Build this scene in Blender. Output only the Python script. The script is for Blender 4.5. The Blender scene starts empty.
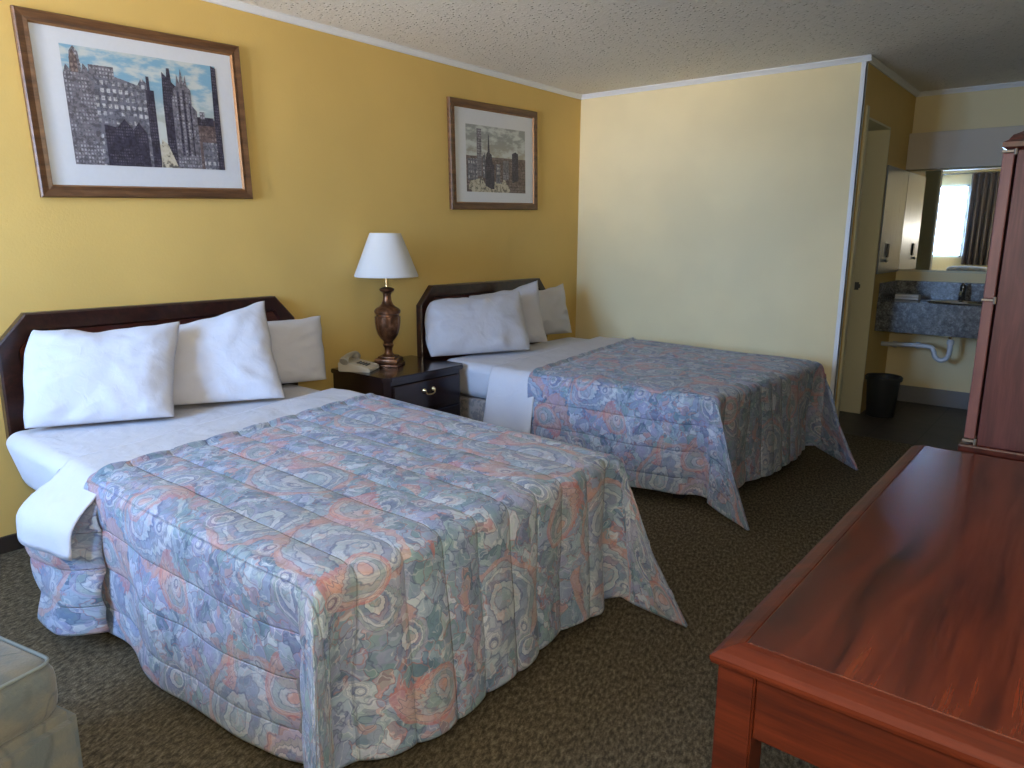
import bpy, bmesh, math, random
from mathutils import Vector, Matrix, noise
random.seed(7)
S = bpy.context.scene
COL = S.collection
PI = math.pi

# ---------------------------------------------------------------- camera, daylight, exposure
YAW, PITCH, ROLL, FPX = .6845, -.2038, .0063, 719.35
cam = bpy.data.objects.new('camera', bpy.data.cameras.new('camera'))
COL.objects.link(cam)
f_ = Vector((-math.sin(YAW)*math.cos(PITCH), math.cos(YAW)*math.cos(PITCH), math.sin(PITCH)))
r0 = Vector((math.cos(YAW), math.sin(YAW), 0)); u0 = r0.cross(f_)
r_ = math.cos(ROLL)*r0 + math.sin(ROLL)*u0; u_ = -math.sin(ROLL)*r0 + math.cos(ROLL)*u0
M = Matrix((r_, u_, -f_)).transposed().to_4x4(); M.translation = (3.6123, 0, 1.3881)
cam.matrix_world = M
cam.data.sensor_width = 36; cam.data.lens = 36*FPX/1024; cam.data.clip_start = .02
S.camera = cam

w = bpy.data.worlds.new('daylight_sky'); S.world = w; w.use_nodes = True
wn = w.node_tree.nodes; wl = w.node_tree.links
bg = wn['Background']; bg.inputs[0].default_value = (.62, .80, 1.0, 1); bg.inputs[1].default_value = 2.2

def sun(name, strength, color, elev, azim, angle):
    d = bpy.data.lights.new(name, 'SUN'); d.energy = strength; d.color = color; d.angle = math.radians(angle)
    o = bpy.data.objects.new(name, d); COL.objects.link(o)
    e, a = math.radians(elev), math.radians(azim)          # azim 0 = shining towards +y, positive turns to -x
    v = Vector((-math.sin(a)*math.cos(e), math.cos(a)*math.cos(e), -math.sin(e)))
    o.rotation_euler = v.to_track_quat('-Z', 'Y').to_euler(); o.location = (1.3, -4, 4)
    return o
sun('sky_daylight', 7.2, (.30, .54, 1.0), 10, 8, 38)
sun('sunlit_ground_bounce', 8.0, (1.0, .80, .52), -16, 8, 34)

def area(name, loc, size, power, color, aim):
    d = bpy.data.lights.new(name, 'AREA'); d.shape = 'RECTANGLE'; d.size, d.size_y = size; d.energy = power; d.color = color
    o = bpy.data.objects.new(name, d); COL.objects.link(o); o.location = loc
    o.rotation_euler = Vector(aim).to_track_quat('-Z', 'Y').to_euler(); return o
# light that comes in through the front window, over its opening
area('window_daylight', (1.18, -1.42, 1.68), (1.5, 1.26), 130, (.32, .56, 1.0), (0, 1, -.05))

fl = bpy.data.lights.new('camera_flash', 'POINT'); fl.energy = 35; fl.color = (1.0, .96, .90); fl.shadow_soft_size = .04
fo = bpy.data.objects.new('camera_flash', fl); COL.objects.link(fo); fo.location = (3.60, .02, 1.50)

S.view_settings.view_transform = 'Standard'; S.view_settings.look = 'None'
S.view_settings.exposure = 0.85; S.view_settings.gamma = 1; S.view_settings.use_curve_mapping = False
S.cycles.use_denoising = True
S.cycles.max_bounces = 8; S.cycles.diffuse_bounces = 5; S.cycles.caustics_reflective = False; S.cycles.caustics_refractive = False
S.cycles.sample_clamp_indirect = 6

# ---------------------------------------------------------------- node expressions
class X:
    """a socket (or number) that can be combined with + - * / into math nodes"""
    nt = None
    def __init__(s, v): s.v = v
    @staticmethod
    def m(op, *a, clamp=False):
        n = X.nt.nodes.new('ShaderNodeMath'); n.operation = op; n.use_clamp = clamp
        for i, q in enumerate(a): X.put(q, n.inputs[i])
        return X(n.outputs[0])
    @staticmethod
    def put(q, sock):
        q = q.v if isinstance(q, X) else q
        if isinstance(q, bpy.types.NodeSocket): X.nt.links.new(q, sock)
        elif isinstance(q, (tuple, list)): sock.default_value = (tuple(q)+(1,))[:len(sock.default_value)]
        else: sock.default_value = q
    def __add__(s, o): return X.m('ADD', s, o)
    def __sub__(s, o): return X.m('SUBTRACT', s, o)
    def __mul__(s, o): return X.m('MULTIPLY', s, o)
    def __truediv__(s, o): return X.m('DIVIDE', s, o)
    __radd__ = __add__
    __rmul__ = __mul__
def lt(a, b): return X.m('LESS_THAN', a, b)
def gt(a, b): return X.m('GREATER_THAN', a, b)
def fn(op, *a): return X.m(op, *a)
def sstep(v, a, b, lo=0., hi=1.):
    n = X.nt.nodes.new('ShaderNodeMapRange'); n.interpolation_type = 'SMOOTHSTEP'
    X.put(v, n.inputs[0])
    for i, q in enumerate((a, b, lo, hi)): n.inputs[i+1].default_value = q
    return X(n.outputs[0])
def vec(x, y, z=0.):
    n = X.nt.nodes.new('ShaderNodeCombineXYZ')
    for i, q in enumerate((x, y, z)): X.put(q, n.inputs[i])
    return X(n.outputs[0])
def split(v):
    n = X.nt.nodes.new('ShaderNodeSeparateXYZ'); X.put(v, n.inputs[0]); return [X(o) for o in n.outputs]
def vmath(op, a, b, k=0):
    n = X.nt.nodes.new('ShaderNodeVectorMath'); n.operation = op; X.put(a, n.inputs[0])
    if op == 'SCALE': X.put(b, n.inputs[3])
    else: X.put(b, n.inputs[1])
    return X(n.outputs[k])
def noi(v, scale, detail=2, rough=.5, col=False, dist=0):
    n = X.nt.nodes.new('ShaderNodeTexNoise'); X.put(v, n.inputs['Vector'])
    n.inputs['Scale'].default_value = scale; n.inputs['Detail'].default_value = detail
    n.inputs['Roughness'].default_value = rough; n.inputs['Distortion'].default_value = dist
    return X(n.outputs[1 if col else 0])
def vor(v, scale, feature='F1', out=0, rnd=1.):
    n = X.nt.nodes.new('ShaderNodeTexVoronoi'); n.feature = feature; X.put(v, n.inputs['Vector'])
    n.inputs['Scale'].default_value = scale; n.inputs['Randomness'].default_value = rnd
    return X(n.outputs[out])
def mix(f, a, b):
    n = X.nt.nodes.new('ShaderNodeMix'); n.data_type = 'RGBA'; X.put(f, n.inputs[0])
    X.put(a, n.inputs[6]); X.put(b, n.inputs[7]); return X(n.outputs[2])
def ramp(f, stops, const=False):
    n = X.nt.nodes.new('ShaderNodeValToRGB'); X.put(f, n.inputs[0]); e = n.color_ramp.elements
    n.color_ramp.interpolation = 'CONSTANT' if const else 'LINEAR'
    while len(e) < len(stops): e.new(.5)
    for q, (p, c) in zip(e, stops): q.position = p; q.color = (*c, 1)
    return X(n.outputs[0])
def coord(kind='Object'):
    n = X.nt.nodes.new('ShaderNodeTexCoord'); return X(n.outputs[kind])
def bump(h, strength, dist=.01):
    n = X.nt.nodes.new('ShaderNodeBump'); X.put(h, n.inputs['Height']); n.inputs['Strength'].default_value = strength
    n.inputs['Distance'].default_value = dist; return X(n.outputs[0])
def material(name, build=None, color=(.5, .5, .5), rough=.6, metal=0., spec=.5, coat=0., emit=None, trans=0., sheen=0.):
    m = bpy.data.materials.new(name); m.use_nodes = True; nt = m.node_tree; X.nt = nt
    b = nt.nodes['Principled BSDF']
    b.inputs['Base Color'].default_value = (*color, 1); b.inputs['Roughness'].default_value = rough
    b.inputs['Metallic'].default_value = metal; b.inputs['Specular IOR Level'].default_value = spec
    b.inputs['Coat Weight'].default_value = coat; b.inputs['Coat Roughness'].default_value = .12
    b.inputs['Transmission Weight'].default_value = trans
    b.inputs['Sheen Weight'].default_value = sheen
    if build:
        r = build()
        for k, q in r.items(): X.put(q, b.inputs[k])
    return m
def srgb(r, g, b):
    return tuple((c/255/12.92) if c/255 <= .04045 else ((c/255+.055)/1.055)**2.4 for c in (r, g, b))

# ---------------------------------------------------------------- materials
def plaster(c, amt=.06, bs=.25):
    def f():
        o = coord(); n = noi(o, 1.7, 3); h = noi(o, 90, 4, .6)
        c2 = tuple(x*(1-amt) for x in c)
        return {'Base Color': mix(sstep(n, .35, .65), c, c2), 'Normal': bump(h, bs, .003)}
    return f
WALL = (.67, .46, .145)
PALE = (.82, .70, .42)
m_yellow = material('mustard_wall_paint', plaster(WALL), rough=.55, spec=.35)
m_pale = material('pale_yellow_wall_paint', plaster(PALE), rough=.6, spec=.3)
def popcorn():
    o = coord(); h = noi(o, 40, 4, .65); v = vor(vmath('ADD', o, vmath('SCALE', noi(o, 30, 2, .5, col=True), .02)), 34)
    return {'Base Color': mix(noi(o, 3, 2), (.80, .77, .72), (.85, .82, .77)), 'Normal': bump(h*.5+sstep(v, .0, .35, 1., 0.)*.9, 1., .016)}
m_ceil = material('popcorn_ceiling', popcorn, rough=.9, spec=.1)
m_trim = material('white_trim_paint', lambda: {'Normal': bump(noi(coord(), 40, 2), .05, .002)}, color=(.74, .75, .77), rough=.45)
def carpet():
    o = coord(); x, y, z = split(o)
    d = noi(vec(x*3.2+y*1.2, y*1.4-x*.6, 0.), 26, 3, .6); fine = noi(o, 210, 3, .7); wide = noi(o, 2.2, 2)
    k = d*.75+fine*.35-.05
    c = ramp(k, [(.30, (.030, .024, .016)), (.46, (.085, .068, .044)), (.58, (.17, .14, .092)), (.75, (.30, .25, .17))])
    return {'Base Color': mix(wide*.25, c, (.07, .056, .04)), 'Normal': bump(fine+d, .8, .01)}
m_carpet = material('brown_flecked_carpet', carpet, rough=.95, spec=.1)
def tile():
    o = coord(); x, y, z = split(o)
    gx = fn('ABSOLUTE', fn('FRACT', x/.305)-.5); gy = fn('ABSOLUTE', fn('FRACT', y/.305)-.5)
    g = gt(fn('MAXIMUM', gx, gy), .488)
    return {'Base Color': mix(g, mix(noi(o, 9, 4), (.045, .038, .035), (.10, .085, .075)), (.03, .027, .025)), 'Roughness': .45}
m_tile = material('dark_floor_tile', tile, rough=.4)
def wood(dark, mid, lite, axis='y', scale=1., knots=False):
    def f():
        x, y, z = split(coord())
        if axis == 'y': a, b, c = x, y, z
        elif axis == 'z': a, b, c = x, z, y
        else: a, b, c = y, x, z
        wv = noi(vec(a*1., b*.25, c*1.), 5*scale, 3, .5)
        g = noi(vec(a*9.+wv*2.2, b*.55, c*9.), 3.2*scale, 5, .62)
        fine = noi(vec(a*60., b*2., c*60.), 4, 2)
        k = g*.8+fine*.2
        return {'Base Color': ramp(k, [(.34, dark), (.5, mid), (.68, lite)]), 'Normal': bump(fine, .03, .002)}
    return f
D_ = (.016, .0035, .0025); M_ = (.065, .014, .008); L_ = (.16, .040, .020)
m_desktop = material('glossy_cherry_desk_top', wood((.014, .004, .003), (.075, .014, .006), (.14, .028, .009), 'y', .7), rough=.26, spec=.5, coat=.25)
m_deskwood = material('cherry_desk_frame', wood((.026, .005, .0025), (.055, .009, .003), (.095, .016, .005), 'x', .8), rough=.45, spec=.22)
m_ward = material('mahogany_wardrobe', wood((.035, .009, .010), (.070, .018, .019), (.115, .036, .036), 'z', .9), rough=.42, spec=.35)
m_ward_edge = material('mahogany_door_edge', wood((.085, .026, .026), (.12, .040, .038), (.16, .058, .052), 'z', 1.), rough=.45, coat=.05)
m_head = material('dark_mahogany_headboard', wood((.010, .003, .003), (.022, .006, .005), (.05, .014, .010), 'x'), rough=.3, coat=.3)
m_headp = material('red_mahogany_panel', wood((.022, .005, .004), (.06, .013, .009), (.10, .024, .015), 'y'), rough=.3, coat=.3)
m_night = material('espresso_nightstand', wood((.008, .004, .004), (.018, .008, .007), (.035, .015, .012), 'y'), rough=.25, coat=.35)
m_pic = material('walnut_picture_frame', wood((.06, .026, .011), (.12, .054, .022), (.20, .095, .04), 'y'), rough=.4, coat=.1)
m_gold = material('gilt_inner_edge', color=(.28, .13, .04), rough=.5, metal=.3)
m_black = material('black_bed_leg', color=(.012, .010, .010), rough=.7)  # plain black finish of the bed legs
m_basedark = material('dark_brown_baseboard', color=(.028, .020, .016), rough=.5)
def linen():
    o = coord(); a = noi(o, 5, 2, .5, dist=.8); b = noi(o, 22, 3, .5, dist=.8)
    return {'Normal': bump(a+b*.2, .45, .03)}
m_linen = material('white_bed_linen', linen, color=(.52, .52, .565), rough=.85, spec=.1, sheen=.05)
def ticking():
    o = coord(); return {'Base Color': mix(sstep(noi(o, 34, 3), .45, .55), (.30, .27, .25), (.18, .17, .18))}
m_box = material('grey_box_spring_ticking', ticking, rough=.9)

PAL = [(0, (.050, .085, .16)), (.12, (.15, .23, .34)), (.24, (.25, .27, .44)), (.38, (.12, .21, .25)), (.50, (.34, .41, .52)),
       (.62, (.20, .30, .31)), (.72, (.46, .22, .19)), (.79, (.26, .31, .47)), (.90, (.52, .56, .64))]
def paisley():
    uv = coord('UV'); x, y, z = split(uv)
    seed = vec(x, y, 0.)
    w1 = noi(seed, 3.6, 2, .5, col=True); w2 = noi(seed, 17, 2, .55, col=True)
    P = vmath('ADD', seed, vmath('SCALE', vmath('SUBTRACT', w1, (.5, .5, .5)), .12))
    Q = vmath('ADD', P, vmath('SCALE', vmath('SUBTRACT', w2, (.5, .5, .5)), .085))
    # leafy patches with outlines over a marbled slate ground
    g1 = noi(Q, 7, 4, .6); band = fn('FRACT', noi(Q, 6.2, 2)*8)
    base = ramp(g1, [(.32, (.075, .125, .22)), (.43, (.17, .25, .37)), (.50, (.22, .32, .38)), (.57, (.24, .25, .42)), (.68, (.40, .47, .60))])
    r, g, b = split(vor(Q, 19, out=1)); e = vor(Q, 19, 'DISTANCE_TO_EDGE', 0)
    base = mix(.55, base, ramp(r, PAL, True))
    r3, g3, b3 = split(vor(Q, 40, out=1))
    base = mix(gt(g3, .45)*.45, base, ramp(r3, PAL, True))
    base = mix(sstep(e, .0, .06, 1., 0.)*.60, base, mix(gt(g, .62), (.055, .075, .17), (.36, .13, .12)))
    base = mix(sstep(fn('ABSOLUTE', band-.5), .0, .045, 1., 0.)*.42, base, (.08, .10, .2))
    base = mix(sstep(fn('ABSOLUTE', band-.08), .0, .06, 1., 0.)*.38, base, (.60, .62, .68))
    def drop(base, scale, off, size, keep, cA, cB, cC, rim, twist, body=.80):
        v = vmath('ADD', P, off)
        pos = vor(v, scale, out=2, rnd=.85); cr, cg, cb = split(vor(v, scale, out=1, rnd=.85))
        dx, dy, dz = split(vmath('SUBTRACT', v, pos))
        dist = fn('SQRT', dx*dx+dy*dy)
        ang = fn('ARCTAN2', dy, dx)+cr*6.28+dist/size*twist
        rho = dist*(fn('SINE', ang)*.42+1.)*(fn('SINE', ang*13.)*.035+1.)/size+(noi(Q, 24, 2)-.5)*.16
        inside = lt(rho, 1.)*gt(cb, keep)
        c = ramp(rho, [(0, cA), (.20, cB), (.34, cC), (.52, cB), (.64, cA), (body, rim)], True)
        c = mix(.48, c, base)
        for k, wd_ in ((.20, .03), (.36, .025), (.54, .03), (.66, .02), (.82, .022)):
            c = mix(sstep(fn('ABSOLUTE', rho-k), 0., wd_, 1., 0.)*.55, c, (.06, .08, .18))
        veins = sstep(fn('ABSOLUTE', fn('FRACT', ang*2.2)-.5), 0., .07, 1., 0.)*gt(rho, .54)*lt(rho, body)
        c = mix(veins*.5, c, (.10, .12, .22))
        return mix(inside, base, c)
    gr = (.24, .30, .31)
    base = drop(base, 1.75, (.31, .17, 0), .165, .28, (.30, .36, .43), (.46, .49, .54), (.20, .24, .36), (.48, .26, .22), 1.5)
    base = drop(base, 3.1, (1.7, .9, 0), .070, .50, gr, (.50, .52, .57), (.13, .16, .28), (.30, .30, .42), -1.4)
    base = drop(base, 2.6, (7.3, 5.1, 0), .080, .45, (.56, .31, .25), (.42, .40, .44), gr, (.46, .15, .14), 1.8, .86)
    base = drop(base, 5.0, (4.7, 2.9, 0), .026, .62, (.56, .57, .62), (.42, .44, .5), (.10, .12, .24), (.40, .42, .50), .3)
    s = fn('ABSOLUTE', fn('FRACT', y/.145)-.5)             # .5 on a seam
    seam = sstep(s, .47, .5)
    wr = noi(vec(x*1.6, y*1., 0.), 12, 4, .6)
    hgt = wr*.9-seam*1.0+noi(seed, 48, 2)*.12
    base = mix(seam*.06, base, (.06, .07, .12))
    return {'Base Color': base, 'Normal': bump(hgt, .55, .014)}
m_quilt = material('paisley_bedspread', paisley, rough=.62, spec=.3, sheen=.15)

m_bronze = material('aged_bronze_lamp', lambda: {'Base Color': ramp(noi(coord(), 22, 3), [(.3, (.06, .028, .016)), (.55, (.20, .09, .045)), (.75, (.36, .18, .10))])}, rough=.32, metal=.75)
m_brass = material('brass', color=(.62, .45, .22), rough=.3, metal=1.)
m_hinge = material('dull_bronze_hinge', color=(.20, .17, .14), rough=.5, metal=.6)
m_shade = material('white_lamp_shade', lambda: {'Normal': bump(noi(coord(), 120, 2), .1, .002)}, color=(.58, .57, .55), rough=.8, spec=.2)
m_phone = material('beige_phone_plastic', color=(.55, .51, .44), rough=.45)
m_phone2 = material('grey_phone_handset', color=(.40, .38, .34), rough=.4)
m_keys = material('dark_phone_keys', color=(.08, .08, .08), rough=.5)
def granite():
    o = coord(); n = noi(o, 75, 4, .8); v = noi(o, 26, 3)
    return {'Base Color': ramp(n*.7+v*.3, [(.38, (.024, .025, .028)), (.5, (.11, .115, .125)), (.62, (.30, .31, .32))])}
m_granite = material('dark_speckled_granite', granite, rough=.22)
m_chrome = material('chrome', color=(.75, .77, .80), rough=.12, metal=1.)
m_blackmetal = material('black_faucet', color=(.015, .015, .018), rough=.15, spec=.8)
m_pipe = material('white_plastic_pipe', color=(.62, .66, .72), rough=.4)
m_mirror = material('mirror_glass', color=(.86, .88, .88), rough=.015, metal=1.)
m_steel = material('brushed_grey_cabinet', lambda: {'Roughness': noi(vec(*[q*k for q, k in zip(split(coord()), (1., 12., .6))]), 6, 2)*.2+.22}, color=(.22, .235, .26), rough=.3, metal=0, spec=.5)
m_greyband = material('grey_valance_paint', plaster((.62, .55, .46), .05), rough=.6)
m_greybase = material('grey_vinyl_baseboard', color=(.22, .22, .235), rough=.5)
m_door = material('cream_door_paint', lambda: {'Base Color': mix(noi(coord(), 3, 2), (.50, .47, .34), (.58, .545, .40))}, rough=.5)
m_casing = material('cream_casing_paint', color=(.66, .61, .42), rough=.5)
m_towel = material('white_towel', lambda: {'Normal': bump(noi(coord(), 150, 2), .4, .004)}, color=(.80, .80, .80), rough=.95)
m_bin = material('dark_grey_bin_plastic', color=(.032, .034, .036), rough=.4)
def chairfab():
    o = coord(); x, y, z = split(o)
    n = noi(o, 9, 3, .5); f = noi(o, 160, 2)
    c = mix(sstep(n, .42, .6), (.095, .115, .125), (.15, .145, .125))
    d = sstep(fn('ABSOLUTE', fn('FRACT', noi(vec(x*1., y*1.6, z*1.), 3, 2)*6)-.5), 0., .12, 1., 0.)
    return {'Base Color': mix(d*.55, c, (.05, .065, .07)), 'Normal': bump(f, .4, .004)}
m_chair = material('sage_patterned_upholstery', chairfab, rough=.9, sheen=.2)
m_piping = material('pale_sage_piping', color=(.16, .19, .195), rough=.8)
m_chairleg = material('dark_wood_chair_foot', color=(.03, .015, .01), rough=.4)
m_mat = material('white_picture_mat', lambda: {'Base Color': mix(noi(coord(), 60, 2), (.60, .62, .66), (.64, .66, .70))}, rough=.35, coat=.15)
m_curtain = material('green_curtain_fabric', color=(.20, .22, .13), rough=.9)
m_curtaindark = material('dark_brown_curtain', wood((.02, .014, .012), (.035, .024, .02), (.05, .035, .03), 'z'), rough=.35)  # streaked dark brown for the curtain panel right of the window
def winglass():
    return {}
m_glass = bpy.data.materials.new('window_glass'); m_glass.use_nodes = True
nt = m_glass.node_tree; nt.nodes.clear()
_o = nt.nodes.new('ShaderNodeOutputMaterial'); _t = nt.nodes.new('ShaderNodeBsdfTransparent'); _g = nt.nodes.new('ShaderNodeBsdfGlossy'); _m = nt.nodes.new('ShaderNodeMixShader')
_g.inputs['Roughness'].default_value = .02; _m.inputs[0].default_value = .06
nt.links.new(_t.outputs[0], _m.inputs[1]); nt.links.new(_g.outputs[0], _m.inputs[2]); nt.links.new(_m.outputs[0], _o.inputs[0])

# ---------------------------------------------------------------- mesh helpers
def link(name, bm, mats, parent=None, smooth=False, loc=None, keep=False):
    me = bpy.data.meshes.new(name)
    if not keep: bmesh.ops.recalc_face_normals(bm, faces=bm.faces)
    bm.to_mesh(me); bm.free()
    for m in (mats if isinstance(mats, (list, tuple)) else [mats]): me.materials.append(m)
    for p in me.polygons: p.use_smooth = bool(smooth)
    if smooth == 'auto':
        for p in me.polygons: p.use_smooth = True
        me.set_sharp_from_angle(angle=math.radians(38))
    o = bpy.data.objects.new(name, me); COL.objects.link(o)
    if parent: o.parent = parent
    if loc: o.location = loc
    return o
def tag(o, label, cat, group=None):
    o['label'] = label; o['category'] = cat
    if group: o['group'] = group
    return o
def thing(name, label, cat, loc=(0, 0, 0), rz=0, group=None):
    o = bpy.data.objects.new(name, None); COL.objects.link(o); o.location = loc; o.rotation_euler = (0, 0, rz)
    o.empty_display_size = .1
    return tag(o, label, cat, group)
def struct(o):
    o['kind'] = 'structure'; return o
def box(bm, a, b, bev=0., mi=0, seg=2):
    """axis-aligned box from corner a to corner b"""
    a, b = Vector(a), Vector(b)
    r = bmesh.ops.create_cube(bm, size=1)
    for v in r['verts']:
        v.co = Vector(((a.x+b.x)/2+v.co.x*(b.x-a.x), (a.y+b.y)/2+v.co.y*(b.y-a.y), (a.z+b.z)/2+v.co.z*(b.z-a.z)))
    fs = {f for v in r['verts'] for f in v.link_faces}
    for f in fs: f.material_index = mi
    if bev:
        es = {e for v in r['verts'] for e in v.link_edges}
        g = bmesh.ops.bevel(bm, geom=list(es), offset=bev, segments=seg, affect='EDGES', profile=.5)
        for f in g['faces']: f.material_index = mi
    return bm
def B(*args, **k):
    bm = bmesh.new(); box(bm, *args, **k); return bm
def prism(bm, pts, ax, lo, hi, mi=0, bev=0):
    """extrude a polygon of 2-D points along axis ax from lo to hi"""
    def P(p, t):
        return {0: (t, p[0], p[1]), 1: (p[0], t, p[1]), 2: (p[0], p[1], t)}[ax]
    a = [bm.verts.new(P(p, lo)) for p in pts]; b = [bm.verts.new(P(p, hi)) for p in pts]
    fs = [bm.faces.new(a), bm.faces.new(b[::-1])]
    n = len(pts)
    for i in range(n): fs.append(bm.faces.new((a[i], b[i], b[(i+1) % n], a[(i+1) % n])))
    for f in fs: f.material_index = mi
    if bev:
        es = {e for f in fs for e in f.edges}
        bmesh.ops.bevel(bm, geom=list(es), offset=bev, segments=2, affect='EDGES')
    return bm
def lathe(bm, prof, seg=32, cx=0, cy=0, mi=0, flute=None, closed=True):
    rings = []
    for r, z in prof:
        ring = []
        for k in range(seg):
            a = 2*PI*k/seg
            rr = r*(flute(a, z) if flute else 1)
            ring.append(bm.verts.new((cx+rr*math.cos(a), cy+rr*math.sin(a), z)))
        rings.append(ring)
    for i in range(len(rings)-1):
        for k in range(seg):
            f = bm.faces.new((rings[i][k], rings[i][(k+1) % seg], rings[i+1][(k+1) % seg], rings[i+1][k])); f.material_index = mi
    if closed:
        for rg, rv in ((rings[0], True), (rings[-1], False)):
            f = bm.faces.new(rg[::-1] if rv else rg); f.material_index = mi
    return bm
def tube(bm, pts, rad, seg=12, mi=0, caps=True):
    pts = [Vector(p) for p in pts]; rings = []
    up = Vector((0, 0, 1))
    for i, p in enumerate(pts):
        t = (pts[min(i+1, len(pts)-1)]-pts[max(i-1, 0)]).normalized()
        if i == 0:
            n = t.cross(up); n = t.cross(Vector((1, 0, 0))) if n.length < 1e-3 else n
            n.normalize()
        else:
            n = (n-t*n.dot(t)).normalized()
        b = t.cross(n); rr = rad[i] if isinstance(rad, (list, tuple)) else rad
        rings.append([bm.verts.new(p+n*rr*math.cos(2*PI*k/seg)+b*rr*math.sin(2*PI*k/seg)) for k in range(seg)])
    for i in range(len(rings)-1):
        for k in range(seg):
            bm.faces.new((rings[i][k], rings[i][(k+1) % seg], rings[i+1][(k+1) % seg], rings[i+1][k])).material_index = mi
    if caps:
        bm.faces.new(rings[0][::-1]); bm.faces.new(rings[-1])
    return bm
def smoothpath(pts, n=8):
    """Catmull-Rom through pts"""
    P = [Vector(p) for p in pts]; P = [P[0]*2-P[1]]+P+[P[-1]*2-P[-2]]; out = []
    for i in range(1, len(P)-2):
        for k in range(n):
            t = k/n; a, b, c, d = P[i-1], P[i], P[i+1], P[i+2]
            out.append(.5*((2*b)+(c-a)*t+(2*a-5*b+4*c-d)*t*t+(3*b-a-3*c+d)*t**3))
    out.append(P[-2]); return out
def surf(fn_, nu, nv, uvf=None):
    """grid surface; fn_(u, v) -> point, u v in 0..1"""
    bm = bmesh.new(); G = [[bm.verts.new(fn_(i/nu, j/nv)) for j in range(nv+1)] for i in range(nu+1)]
    L = bm.loops.layers.uv.new('UVMap')
    for i in range(nu):
        for j in range(nv):
            q = ((i, j), (i+1, j), (i+1, j+1), (i, j+1))
            f = bm.faces.new([G[a][b] for a, b in q])
            for lp, (a, b) in zip(f.loops, q):
                lp[L].uv = uvf(a/nu, b/nv) if uvf else (a/nu, b/nv)
    return bm
def fbm(*p, s=1.): return noise.noise(Vector(p)*s)

# ---------------------------------------------------------------- the room
H = 2.54; YB = 5.32; XS = 2.225; YA = 6.87; YF = -1.3; XR = 3.95
struct(link('floor', B((-.15, YF-.15, -.12), (XR+.15, YB+.1, 0)), m_carpet))
bm = bmesh.new(); box(bm, (-.15, YB+.1, -.12), (XR+.15, YA+.15, 0)); struct(link('floor_alcove', bm, m_tile))
struct(link('ceiling', B((-.15, YF-.15, H), (XR+.15, YA+.15, H+.12)), m_ceil))
struct(link('wall_left', B((-.15, YF-.15, 0), (0, YB+.15, H)), m_yellow))
struct(link('wall_right', B((XR, YF-.15, 0), (XR+.15, YA+.15, H)), m_pale))
struct(link('wall_back', B((0, YB, 0), (XS-.24, YB+.12, H)), m_pale))
bm = bmesh.new()
box(bm, (XS-.24, YB, 0), (XS, 5.46, H)); box(bm, (XS-.24, 5.46, 2.19), (XS, 6.14, H)); box(bm, (XS-.24, 6.14, 0), (XS, YA, H))
bm.normal_update()
for f in bm.faces:
    if f.normal.y < -.9 and abs(f.calc_center_median().y-YB) < .01: f.material_index = 1
struct(link('wall_alcove_side', bm, [m_yellow, m_pale]))
struct(link('wall_alcove_back', B((XS-.24, YA, 0), (XR, YA+.15, H)), m_pale))
# front wall with the window behind the camera
WX0, WX1, WZ0, WZ1 = .42, 1.58, 1.05, 2.31
bm = bmesh.new()
box(bm, (0, YF-.12, 0), (WX0, YF, H)); box(bm, (WX0, YF-.12, 0), (WX1, YF, WZ0)); box(bm, (WX0, YF-.12, WZ1), (WX1, YF, H)); box(bm, (WX1, YF-.12, 0), (XR, YF, H))
struct(link('wall_front', bm, m_pale))
bm = bmesh.new()
for a, b in (((WX0, WZ0), (WX0+.04, WZ1)), ((WX1-.04, WZ0), (WX1, WZ1)), ((WX0, WZ0), (WX1, WZ0+.04)), ((WX0, WZ1-.04), (WX1, WZ1))):
    box(bm, (a[0], YF-.09, a[1]), (b[0], YF-.04, b[1]))
win = struct(link('window_1', bm, m_trim))
link('window_pane', B((WX0+.04, YF-.07, WZ0+.04), (WX1-.04, YF-.065, WZ1-.04)), m_glass, win)
# green curtain panel drawn over the left part of the window
def curt(x0, x1, z0, z1, y, n, amp):
    def F(u, v):
        return (x0+(x1-x0)*u, y+amp*math.sin(u*n*2*PI)*(1-.4*v)+.004*fbm(u*9, v*2, 1), z0+(z1-z0)*v)
    return surf(F, n*10, 8)
rodt = thing('curtain', 'green curtain panel drawn aside beside the bright front window, seen in the mirror', 'curtain', (0, 0, 0))
c1 = link('curtain_panel', curt(.88, 1.14, .85, 2.475, YF+.07, 5, .024), m_curtain, rodt, smooth=True)
cb = thing('curtain', 'dark brown curtain panel right of the bright front window, seen in the mirror', 'curtain')
link('curtain_panel', curt(1.60, 2.22, .93, 2.475, YF+.07, 7, .030), m_curtaindark, cb, smooth=True)
bm = bmesh.new(); tube(bm, [(.30, YF+.07, 2.485), (2.36, YF+.07, 2.485)], .010)
for x in (.34, 2.32): tube(bm, [(x, YF, 2.485), (x, YF+.07, 2.485)], .008)
tag(link('curtain_rod', bm, m_blackmetal, smooth='auto'), 'thin dark curtain rod above the front window behind the viewer', 'curtain rod')

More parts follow.
